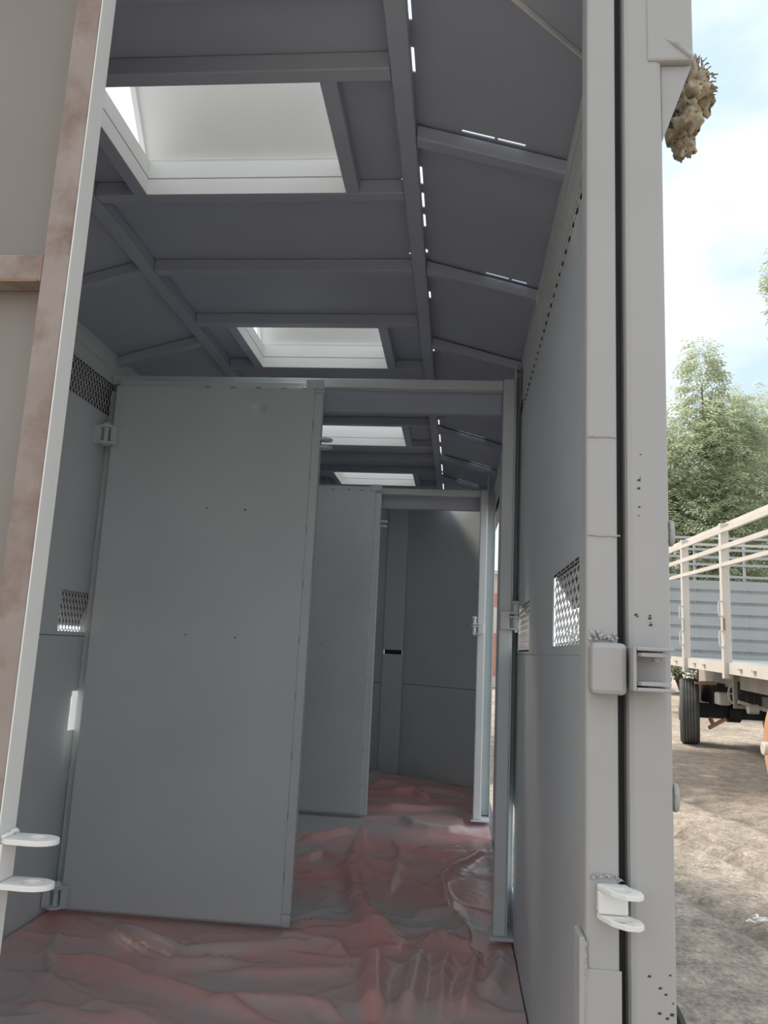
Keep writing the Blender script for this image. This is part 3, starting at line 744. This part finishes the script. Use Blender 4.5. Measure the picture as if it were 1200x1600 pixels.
# crumple: ridged fields, folds mostly running across the trailer
for (lx, ly, amp, sd) in ((26, 14, 0.016, 1), (12, 10, 0.009, 2), (6, 7, 0.0035, 5)):
    n = field(nx, ny, lx, ly, sd); H += amp*np.exp(-np.abs(n)*2.6)
H += 0.006*field(nx, ny, 30, 22, 9)
RED += 0.42 + 0.24*field(nx, ny, 22, 12, 20) + 0.10*field(nx, ny, 7, 5, 21)
RIDGES = [  # pixel trace, half width (m), height (m), red shift
    ([(105,1412),(180,1460),(255,1500),(330,1503),(430,1500)], .022, .040, .15),
    ([(108,1415),(150,1450),(220,1495),(262,1508)], .016, .030, .1),
    ([(160,1425),(235,1465),(290,1490),(450,1478),(500,1478)], .030, .045, -.05),
    ([(70,1480),(150,1500),(230,1530),(330,1560),(430,1590)], .030, .045, .35),
    ([(100,1440),(75,1480),(80,1540)], .020, .025, -.25),
    ([(330,1512),(440,1520),(530,1516),(560,1504)], .018, .038, .35),
    ([(400,1470),(470,1470),(520,1478),(545,1490)], .024, .050, .05),
    ([(300,1560),(420,1560),(500,1570),(540,1590)], .024, .040, .3),
    ([(455,1455),(520,1448),(572,1452)], .016, .030, .25),
    ([(455,1440),(500,1436),(566,1440)], .012, .025, .3),
    ([(585,1476),(582,1530),(585,1598)], .034, .065, .45),
    ([(655,1480),(645,1530),(632,1598)], .030, .055, .05),
    ([(700,1482),(690,1530),(690,1598)], .022, .045, .15),
    ([(745,1482),(735,1540),(720,1598)], .026, .055, .25),
    ([(568,1288),(560,1325),(552,1365),(560,1415),(585,1450),(597,1474)], .050, .075, .45),
    ([(462,1312),(510,1300),(556,1290)], .030, .040, .35),
    ([(462,1340),(505,1330),(548,1345)], .028, .030, .3),
    ([(462,1358),(520,1358),(548,1362)], .014, .022, .2),
    ([(456,1426),(520,1418),(556,1412)], .014, .020, -.1),
    ([(622,1272),(650,1290),(700,1296),(740,1292)], .035, .050, -.8),
    ([(610,1300),(625,1330),(618,1360),(606,1400)], .022, .040, .15),
    ([(640,1320),(690,1326),(735,1324)], .020, .040, .1),
    ([(655,1372),(690,1390),(702,1410)], .014, .030, .15),
    ([(770,1310),(720,1350),(690,1370),(700,1420),(735,1460),(745,1482)], .026, .045, .3),
    ([(640,1430),(680,1420),(720,1428)], .020, .035, .2),
    ([(655,1470),(690,1455),(720,1470),(745,1480)], .020, .040, .25),
    ([(576,1226),(620,1226),(645,1240)], .040, .060, .5),
    ([(600,1236),(650,1240),(672,1252)], .040, .070, .6),
    ([(580,1258),(660,1264),(738,1262)], .040, .050, .45),
    ([(640,1228),(700,1236),(738,1244)], .030, .035, .3),
    ([(574,1212),(590,1205)], .05, .05, -.4),
    ([(775,1480),(790,1500),(775,1530),(755,1560)], .030, .050, -.1),
    ([(20,1500),(150,1570),(260,1600)], .030, .035, .1),
    ([(20,1560),(120,1585),(200,1598)], .030, .035, .25),
]
WOB = [field(nx, ny, 6, 6, 31), field(nx, ny, 9, 5, 32), field(nx, ny, 5, 10, 33)]
for trace, hw, hh, rs in RIDGES:
    P = [onZ(px, py, ZF+0.01) for px, py in trace]
    best = np.full((ny, nx), 1e9); par = np.zeros((ny, nx)); ns_ = len(P)-1
    for k in range(ns_):
        ax_, ay_ = P[k].x, P[k].y; ex, ey = P[k+1].x-ax_, P[k+1].y-ay_; L2 = ex*ex+ey*ey
        tt = np.clip(((GX-ax_)*ex + (GY-ay_)*ey)/L2, 0, 1)
        d2 = (GX-ax_-tt*ex)**2 + (GY-ay_-tt*ey)**2
        msk = d2 < best; best[msk] = d2[msk]; par[msk] = ((k+tt)/ns_)[msk]
    d = np.sqrt(best)
    taper = np.clip(np.minimum(par, 1-par)*5, 0.25, 1)
    wd = hw*(0.40+0.60*taper)
    wob = 1 + 0.22*WOB[(len(trace)+int(trace[0][0])) % 3]
    if hw >= 0.028:   # a folded-over ribbon: flat top, steep sides
        prof = 1/(1+(d*wob/(wd*0.95))**5)
        top = 0.78*hh*taper*(0.75 + 0.25*np.cos(np.clip(d/wd, 0, 1)*1.6)) 
    else:             # a sharp pinched crease
        prof = np.exp(-d*wob/(wd*0.75)); top = 0.92*hh*taper
    H = H*(1-0.6*prof) + top*prof + 0.003*prof*WOB[0]
    tgt = min(max(0.38 + 1.3*rs, 0.0), 1.0)
    RED = RED*(1-0.85*prof) + tgt*0.85*prof
H = np.clip(H, 0.0, 0.11)
# keep it low under the gates and at the frames, lifted a little along the walls
for gyp in (2.80, 4.66):
    msk = np.exp(-((GY-gyp-0.02)/0.05)**2)*(GX < -0.50)
    H = H*(1-msk) + 0.010*msk
    msk = np.exp(-((GY-gyp-0.09)/0.12)**4)*(GX > 0.08)
    H = H*(1-msk) + 0.004*msk
edge = np.exp(-((GX-gx0)/0.02)**2) + np.exp(-((gx1-GX)/0.03)**2)
H = H*(1-0.7*edge) + 0.012*edge
inside = (GY < 5.80 + (GX-XL)*0.69/(-0.585-XL)*1.0 - 0.01) & (GY < 6.49 - (GX+0.425)*0.56/(XR+0.425) - 0.03) | ((GX > -0.59) & (GX < -0.42) & (GY < 6.44))
vs = np.stack([GX.ravel(), GY.ravel(), (ZF-0.010+H).ravel()], 1)
idx = np.arange(nx*ny).reshape(ny, nx)
qd = np.stack([idx[:-1, :-1], idx[:-1, 1:], idx[1:, 1:], idx[1:, :-1]], -1).reshape(-1, 4)
ok = (inside[:-1, :-1] & inside[:-1, 1:] & inside[1:, 1:] & inside[1:, :-1]).ravel()
pl = MB(); pl.v = [tuple(v) for v in vs.tolist()]; pl.f = [tuple(q) for q in qd[ok].tolist()]
plo = pl.build('plastic_sheet', PLASTIC, smooth=True)
at = plo.data.attributes.new('red', 'FLOAT', 'POINT'); at.data.foreach_set('value', np.clip(RED, 0, 1).ravel().astype(np.float32))
tag(plo, 'crumpled red plastic sheet dusted with grey paint covering the floor', 'plastic sheet')

# ------------------------------------------------------------------ ground outside
n_ = 260
def warp(a, b, n, p):   # denser near zero
    t = np.linspace(-1, 1, n); return np.sign(t)*np.abs(t)**p * (b-a)/2 + (a+b)/2
gxs = warp(-50, 60, n_, 1.8); gys = warp(-40, 90, n_, 1.6) 
gys = np.concatenate([np.linspace(-40, 1, 30)[:-1], np.linspace(1, 13, 300)[:-1], np.linspace(13, 22, 70)[:-1], np.linspace(22, 110, 40)])
gxs = np.concatenate([np.linspace(-60, 0.5, 40)[:-1], np.linspace(0.5, 5, 150)[:-1], np.linspace(5, 9, 40)[:-1], np.linspace(9, 70, 40)])
A, B = np.meshgrid(gxs, gys); nx2, ny2 = len(gxs), len(gys)
from mathutils import noise as mnoise
Hg = np.zeros_like(A); Gv = np.zeros_like(A)
for j in range(ny2):
    for i in range(nx2):
        x, y = A[j, i], B[j, i]
        if -1 < x < 9 and 0 < y < 22:
            v = Vector((x*0.9, y*0.9, 0))
            h = 0.03*mnoise.noise(v) + 0.018*mnoise.noise(v*3.1) + 0.008*mnoise.noise(v*9)
            rut = 0.0
            # wheel ruts crossing the yard
            for (c0, w, dp) in ((1.86, 0.07, 0.035), (2.06, 0.07, 0.035), (2.9, 0.16, 0.03), (1.1, 0.10, 0.025)):
                dd = (x - (c0 + 0.27*(6.5-y) + 0.06*math.sin(y*0.9)))/w
                if abs(dd) < 4:
                    rut = max(rut, 0.6*math.exp(-dd*dd*0.8)*(0.6+0.8*mnoise.noise(Vector((x*5, y*5, 9)))))
                    h += -dp*math.exp(-dd*dd) + dp*0.7*math.exp(-(abs(dd)-1.6)**2*2) + 0.010*math.sin(y*30+x*20)*math.exp(-dd*dd*0.4)
            h += 0.012*mnoise.noise(v*6+Vector((3,1,0))) + 0.010*abs(mnoise.noise(v*14))
            Hg[j, i] = h
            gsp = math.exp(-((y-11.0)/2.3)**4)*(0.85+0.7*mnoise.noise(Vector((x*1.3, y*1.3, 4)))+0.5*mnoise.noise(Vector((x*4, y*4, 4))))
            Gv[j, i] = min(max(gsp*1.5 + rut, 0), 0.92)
vs = np.stack([A.ravel(), B.ravel(), Hg.ravel()+ZG], 1)
idx = np.arange(nx2*ny2).reshape(ny2, nx2)
qd = np.stack([idx[:-1, :-1], idx[:-1, 1:], idx[1:, 1:], idx[1:, :-1]], -1).reshape(-1, 4)
g = MB(); g.v = [tuple(v) for v in vs.tolist()]; g.f = [tuple(q) for q in qd.tolist()]
go = g.build('ground', DIRT, smooth=True)
at = go.data.attributes.new('gravel', 'FLOAT', 'POINT'); at.data.foreach_set('value', Gv.ravel().astype(np.float32))
tag(go, 'bare brown dirt yard with wheel ruts outside the trailer', 'ground', kind='structure')

# ------------------------------------------------------------------ stake-bed truck in the yard
TY = 11.0
trk = thing('stake_truck', (3.75, TY, ZG), 'pale stake-bed truck with open rails parked in the dirt yard', 'truck')
PITCH = 0.025; YAW = 0.013
def T(x, y, z):   # truck frame: x across from the near side, y along from post line, z as camera height
    return (3.75 + x + YAW*(y-TY), y, z + PITCH*(y-TY))
def tbox(name, mat, x0, x1, y0, y1, z0, z1, parent=None, bevel=0):
    vs = [T(x, y, z) for z in (z0, z1) for (x, y) in ((x0, y0), (x1, y0), (x1, y1), (x0, y1))]
    return MB().add(vs, [(0,3,2,1),(4,5,6,7),(0,1,5,4),(1,2,6,5),(2,3,7,6),(3,0,4,7)]).build(name, mat, parent or trk, bevel)
W = 2.4
YN, YF = 5.4, 15.1
tbox('side_beam', TRUCKW, 0, 0.05, YN, YF, -0.121, 0.034)
tbox('side_beam', TRUCKW, W-0.05, W, YN, YF, -0.121, 0.034)
tbox('bed_floor', TRUCKG, 0.05, W-0.05, YN, YF, -0.03, 0.02)
for i in range(9):
    tbox('cross_bearer', TRUCKD, 0.06, W-0.06, 6.0+i*1.1, 6.1+i*1.1, -0.13, -0.031)
for y in (7.3, 9.35, 11.40, 13.43):
    for x in (-0.055, W-0.055):
        p = tbox('stake_post', TRUCKW if x < 0 else TRUCKG, x, x+0.11, y-0.05, y+0.05, -0.185, 1.985)
        if x < 0:
            for z0, z1 in ((0.66, 0.875), (0.235, 0.46)):
                lp = MB(); n_ = 16
                for i in range(n_):
                    t0, t1 = 2*math.pi*i/n_, 2*math.pi*(i+1)/n_
                    f_ = lambda t: T(x-0.022+0.035*math.copysign(abs(math.cos(t))**0.6, math.cos(t)), y-0.06, (z0+z1)/2 + (z1-z0)/2*math.copysign(abs(math.sin(t))**0.6, math.sin(t)))
                    lp.bar(f_(t0), f_(t1), 0.02, 0.02)
                lp.build('hook_loop', TRUCKW, p)
            tbox('stake_plate', RUST if abs(y-11.4) < .1 else TRUCKG, x-0.004, x+0.03, y-0.056, y-0.0505, 0.47, 0.64, p)
for z0, z1, dx in ((1.945, 2.01, 0.05), (1.84, 1.895, -0.058), (1.60, 1.665, -0.058), (1.36, 1.415, -0.058)):
    tbox('side_rail', TRUCKW, dx, dx+0.045, YN, YF, z0, z1)
for z0, z1 in ((1.945, 2.01), (1.84, 1.895), (1.60, 1.665), (1.36, 1.415), (0.9, 0.96)):
    tbox('side_rail', TRUCKW, W-0.05, W-0.005, YN, YF, z0, z1)
tbox('hoop', TRUCKW, 0.1, W-0.1, 9.35-.03, 9.35+.03, 1.90, 1.94)
tbox('hoop', TRUCKW, 0.1, W-0.1, 13.43-.03, 13.43+.03, 1.90, 1.94)
# corrugated headboard: pressed boards with ribs between them
zb = 0.10; zt_ = 1.44; nb = 6; hb = (zt_-zb)/nb
for k in range(nb):
    z0 = zb + k*hb
    tbox('headboard_plank', TRUCKG, 0.02, W-0.02, 15.00, 15.03, z0+0.06, z0+hb)
    tbox('headboard_groove', TRUCKG, 0.02, W-0.02, 15.06, 15.08, z0-0.01, z0+0.07)
tbox('headboard_sill', TRUCKG, 0.02, W-0.02, 15.0, 15.06, 0.02, 0.10)
for z in (1.50, 1.72, 1.86, 2.0, 2.22):
    tbox('headboard_rail', TRUCKG, 0.0, W, 15.0, 15.04, z, z+0.045)
for x in (0.6, 1.5, W-0.1):
    tbox('headboard_post', TRUCKG, x, x+0.04, 15.041, 15.08, 0.02, 2.27)
for y in (10.3, 10.8, 12.4, 12.9, 14.0):
    lp = tbox('rope_hook', TRUCKD, -0.03, 0, y, y+0.09, -0.055, -0.03)
# chassis, axle, tank, wheels
tbox('chassis_rail', TRUCKD, 0.75, 0.83, YN, 15.4, -0.42, -0.13)
tbox('chassis_rail', TRUCKD, W-0.83, W-0.75, YN, 15.4, -0.42, -0.13)
tbox('axle_beam', DARK, 0.35, W-0.35, 14.25, 14.42, -0.98, -0.74)
tbox('leaf_spring', DARK, 0.78, 0.86, 13.6, 15.1, -0.66, -0.55)
tbox('mud_flap_bracket', ORANGE, 0.25, 0.6, 13.85, 13.9, -0.40, -0.36)
tbox('under_box', DARK, 0.55, 1.25, 13.9, 14.6, -0.72, -0.38)
for xa, xb in ((0.72, 0.84), (0.865, 0.96), (0.985, 1.08), (1.26, 1.40)):
    tbox('crate_slot', DARK, xa, xb, 13.18, 13.20, -0.66, -0.30)
tbox('crate_panel', TRUCKD, 0.66, 1.9, 13.201, 13.25, -0.72, -0.14)
MB().bar(T(0.66, 13.0, -0.60), T(1.65, 13.0, -0.86), 0.05, 0.05).build('guard_bar', TRUCKW, trk)
MB().bar(T(0.70, 13.05, -0.46), T(1.30, 13.05, -0.50), 0.04, 0.05).build('guard_bar', DARK, trk)
tbox('air_tank', TRUCKW, 0.50, 0.70, 13.45, 13.7, -0.70, -0.50, None, 0.03)
MB().cyl(T(0.80, 13.0, -0.70), T(0.95, 13.0, -0.70), 0.075, 16).build('brake_pot', TRUCKW, trk)
rg = MB(); hw_ = T(0.68, 13.3, -0.50)
for i in range(18):
    t0, t1 = 2*math.pi*i/18, 2*math.pi*(i+1)/18
    rg.bar((hw_[0]+0.06*math.cos(t0), hw_[1]-0.03*math.cos(t0), hw_[2]+0.15*math.sin(t0)), (hw_[0]+0.06*math.cos(t1), hw_[1]-0.03*math.cos(t1), hw_[2]+0.15*math.sin(t1)), 0.025, 0.025)
rg.bar((hw_[0], hw_[1], hw_[2]-0.15), (hw_[0], hw_[1], hw_[2]+0.15), 0.02, 0.02)
rg.bar((hw_[0]-0.06, hw_[1]+0.03, hw_[2]), (hw_[0]+0.06, hw_[1]-0.03, hw_[2]), 0.02, 0.02)
rg.build('hand_wheel', TRUCKW, trk)
MB().bar(T(0.50, 14.0, -1.12), T(0.80, 14.1, -0.97), 0.05, 0.05).build('axle_strut', ORANGE, trk)
MB().bar(T(0.58, 14.0, -1.08), T(0.55, 14.1, -0.97), 0.05, 0.05).build('axle_strut', ORANGE, trk)
MB().cyl(T(0.9, 14.33, -0.88), T(1.1, 14.33, -0.88), 0.16, 18).build('differential', DARK, trk)
def wheel(cx, cy, r, w, rimmat, hub, turn=0.0):
    t = MB(); prof = [(-w/2+0.03, r*0.60), (-w/2, r*0.72), (-w/2, r*0.92), (-w/2+0.035, r*0.985)]
    for k in range(5):
        a0 = -w/2+0.04 + k*(w-0.08)/5; a1 = a0 + (w-0.08)/5
        prof += [(a0, r), (a1-0.014, r), (a1-0.012, r-0.015), (a1-0.002, r-0.015)]
    prof += [(w/2-0.035, r*0.985), (w/2, r*0.92), (w/2, r*0.72), (w/2-0.03, r*0.60)]
    n = 44; vs = []; fs = []
    zc = ZG + r
    for i in range(n):
        th = 2*math.pi*i/n
        for (a, q) in prof: vs.append((cx+a, cy+q*math.cos(th), zc+q*math.sin(th)))
    L_ = len(prof)
    for i in range(n):
        for k in range(L_-1): fs.append((i*L_+k, ((i+1) % n)*L_+k, ((i+1) % n)*L_+k+1, i*L_+k+1))
    wo_ = t.add(vs, fs).build('wheel_tyre', TYRE if rimmat is not ORANGE else ORANGE, trk, smooth=False)
    rm = MB(); rm.cyl((cx-w/2+0.05, cy, zc), (cx+w/2-0.05, cy, zc), r*0.61, 32)
    rm.cyl((cx-w/2-0.02, cy, zc), (cx-w/2+0.05, cy, zc), r*0.30, 24)
    rm.build('rim', rimmat, wo_)
    if hub:
        MB().cyl((cx-w/2-0.10, cy, zc), (cx-w/2-0.02, cy, zc), 0.085, 20).build('hub', rimmat, wo_)
        MB().cyl((cx-w/2-0.20, cy, zc), (cx-w/2-0.10, cy, zc), 0.065, 20).build('hub_cap', TRUCKW, wo_, 0.012)
    nut = MB()
    for i in range(8):
        th = 2*math.pi*i/8; nut.cyl((cx-w/2+0.03, cy+r*0.4*math.cos(th), zc+r*0.4*math.sin(th)), (cx-w/2+0.06, cy+r*0.4*math.cos(th), zc+r*0.4*math.sin(th)), 0.02, 6)
    nut.build('wheel_nuts', DARK, wo_)['kind'] = 'stuff'
    wo_.rotation_euler.z = turn
wheel(4.06, 14.3, 0.555, 0.31, TRUCKD, False, -0.27)
wheel(4.08+1.52, 14.3, 0.555, 0.31, TRUCKD, False)
wheel(3.46, 8.42, 0.55, 0.34, ORANGE, True)
wheel(3.46+2.0, 8.42, 0.55, 0.34, ORANGE, False)

# ------------------------------------------------------------------ trees
def tree(name, label, base, blobs, nleaf, seed, lsize=0.26, k_=1.0, group='trees beyond the yard'):
    base = (base[0]*k_, base[1]*k_); blobs = [tuple(v*k_ for v in b) for b in blobs]; lsize *= k_
    r = np.random.RandomState(seed); R = random.Random(seed)
    t = thing(name, (base[0], base[1], ZG), label, 'tree', group)
    tr = MB(); top = 0.62*max(b[2] for b in blobs)
    pts = [(base[0]+0.25*math.sin(k*1.3+seed), base[1]+0.2*math.cos(k*1.7+seed), ZG-0.05 + k*(top-ZG)/6) for k in range(7)]
    tr.tube(pts, [0.24, 0.21, 0.18, 0.15, 0.11, 0.07, 0.03], 8)
    tr.build('trunk', BARK, t)
    br = MB()
    for b in blobs:
        k = R.randint(2, 4); p0 = Vector(pts[k]); p1 = Vector(b[:3])
        mid = p0.lerp(p1, 0.5) + Vector((R.uniform(-.3, .3), R.uniform(-.3, .3), 0.2))
        br.tube([p0, mid, p1], [0.09, 0.06, 0.02], 6)
    br.build('branch', BARK, t)
    vol = np.array([b[3]*b[4]*b[5] for b in blobs])**(2/3); vol = vol/vol.sum()
    V = []; Fc = []; tint = []
    tl = 0
    for b, f in zip(blobs, vol):
        n = int(nleaf*f)
        dirs = r.randn(n, 3); dirs /= np.linalg.norm(dirs, axis=1)[:, None]
        rad = 0.45 + 0.62*r.rand(n)**0.6
        lobes = 1 + 0.22*np.sin(dirs[:, 0]*5+b[0])*np.sin(dirs[:, 2]*6+b[1]) 
        P = np.array(b[:3])[None] + dirs*np.array(b[3:6])[None]*(rad*lobes)[:, None]
        for p, d in zip(P, dirs):
            # a drooping compound leaf: stem with leaflets in pairs
            az = math.atan2(d[1], d[0]) + R.uniform(-1, 1); dr = R.uniform(-0.8, 0.35)
            ax = np.array([math.cos(az)*math.cos(dr), math.sin(az)*math.cos(dr), math.sin(dr)])
            sd = np.array([-math.sin(az), math.cos(az), R.uniform(-.4, .4)]); Ls = lsize*R.uniform(0.7, 1.3)
            tn = min(max(R.gauss(0.45, 0.25) + 0.15*d[2], 0), 1)
            for q in (0.25, 0.6, 0.95):
                for s_ in (-1, 1):
                    o0 = p + ax*Ls*q; tip = o0 + (sd*s_*0.9 + ax*0.5 + np.array([0, 0, -0.25]))*Ls*0.42
                    w = ax*Ls*0.10; m_ = (o0+tip)/2
                    k = len(V); V += [tuple(o0), tuple(m_+w), tuple(tip), tuple(m_-w)]; Fc.append((k, k+1, k+2, k+3)); tint += [tn]*4
    lf = MB(); lf.v = V; lf.f = Fc
    lo = lf.build('foliage', LEAF, t); lo['kind'] = 'stuff'
    a_ = lo.data.attributes.new('tint', 'FLOAT', 'POINT'); a_.data.foreach_set('value', np.array(tint, dtype=np.float32))
    return t
tree('leafy_tree', 'green leafy tree with a pointed top right beside the corner post', (7.9, 26.0), [(7.7, 26, 6.2, 1.7, 1.6, 2.3), (8.0, 26, 9.2, 0.55, 0.5, 1.7), (7.2, 25.6, 3.6, 1.8, 1.5, 2.0), (9.0, 26, 4.6, 1.7, 1.5, 2.2), (8.9, 26.2, 7.5, 1.0, 0.9, 1.0), (6.4, 26.2, 5.6, 1.3, 1.2, 1.9), (7.6, 26, 1.6, 2.2, 1.6, 1.6)], 15000, 5, 0.36, 0.90)
tree('leafy_tree', 'broad green leafy tree behind the truck rails at the right edge', (11.0, 27.5), [(10.6, 27.5, 7.4, 1.8, 1.7, 2.0), (9.9, 27.2, 5.2, 1.8, 1.5, 1.9), (11.8, 27.3, 5.8, 2.0, 1.8, 2.6), (10.6, 27, 3.0, 2.4, 1.7, 1.9), (9.4, 27.4, 9.0, 0.45, 0.45, 0.7), (12.2, 27.5, 2.2, 2.0, 1.6, 1.6)], 15000, 9, 0.36, 1.09)
tree('leafy_tree', 'tall leafy tree whose branch tips hang in at the upper right edge', (11.4, 22.5), [(10.4, 22.5, 11.2, 1.25, 1.3, 1.7), (10.15, 22.5, 9.8, 0.8, 0.9, 0.8), (11.5, 22.5, 9.0, 1.4, 1.3, 2.0), (12.0, 22.5, 12.0, 1.6, 1.6, 1.8)], 7500, 13, 0.32)
tree('leafy_bush', 'low green scrub growing behind the truck bed', (8.5, 31.0), [(6.8, 31, 1.2, 2.2, 1.5, 2.3), (10.5, 31, 1.4, 2.6, 1.5, 2.6), (13.5, 31, 1.6, 2.2, 1.5, 2.8), (8.6, 32, 3.4, 2.4, 1.5, 2.4)], 7000, 21, 0.45, 1.22)

# ------------------------------------------------------------------ buildings glimpsed through the side gap and wall slot
def shed(label, x0, x1, y0, y1, bands, wins):
    b = thing('yard_building', ((x0+x1)/2, y0, ZG), label, 'building')
    z = ZG-0.1
    for z1, mt in bands:
        box('wall_band', mt, b, x0, x1, y0, y1, z, z1); z = z1
    box('roof_slab', PLASTER, b, x0-0.3, x1+0.3, y0-0.4, y1+0.3, z, z+0.15)
    for (xa, xb, za, zb2) in wins:
        w = box('window', PLASTER, b, xa-0.06, xb+0.06, y0-0.06, y0-0.001, za-0.06, zb2+0.06)
        box('pane', GLASS, w, xa, xb, y0-0.075, y0-0.061, za, zb2)
    return b
shed('pale yard building with salmon bands glimpsed through the right side gap', -3.0, 3.9, 34, 40, [(-0.9, PLASTER), (0.9, SALMON), (2.0, PLASTER), (2.6, SALMON), (3.4, PLASTER)], [(-1.5, -0.5, 0.2, 1.4)])
b2 = thing('boundary_wall', (-9.0, 14.0, ZG), 'pale boundary wall with salmon coping glimpsed through the left wall slot', 'wall')
box('wall_band', PLASTER, b2, -9.2, -9.0, 6, 30, ZG-0.1, -0.85)
box('wall_coping', SALMON, b2, -9.25, -8.95, 6, 30, -0.85, -0.60)

# torn scrap on the dirt
p = onZ(1184, 1452, -EYE)
sc_ = MB(); R3 = random.Random(5)
for i in range(9):
    a = R3.uniform(0, 6.28); l = R3.uniform(0.03, 0.075); c0 = Vector((p.x+R3.uniform(-.03, .03), p.y+R3.uniform(-.03, .03), -EYE+0.035+R3.uniform(0, .015)))
    sc_.bar(c0, c0+Vector((math.cos(a)*l, math.sin(a)*l, R3.uniform(-.01, .02))), 0.014, 0.002)
tag(sc_.build('plastic_scrap', WHITE), 'small white torn scrap lying on the dirt', 'scrap')
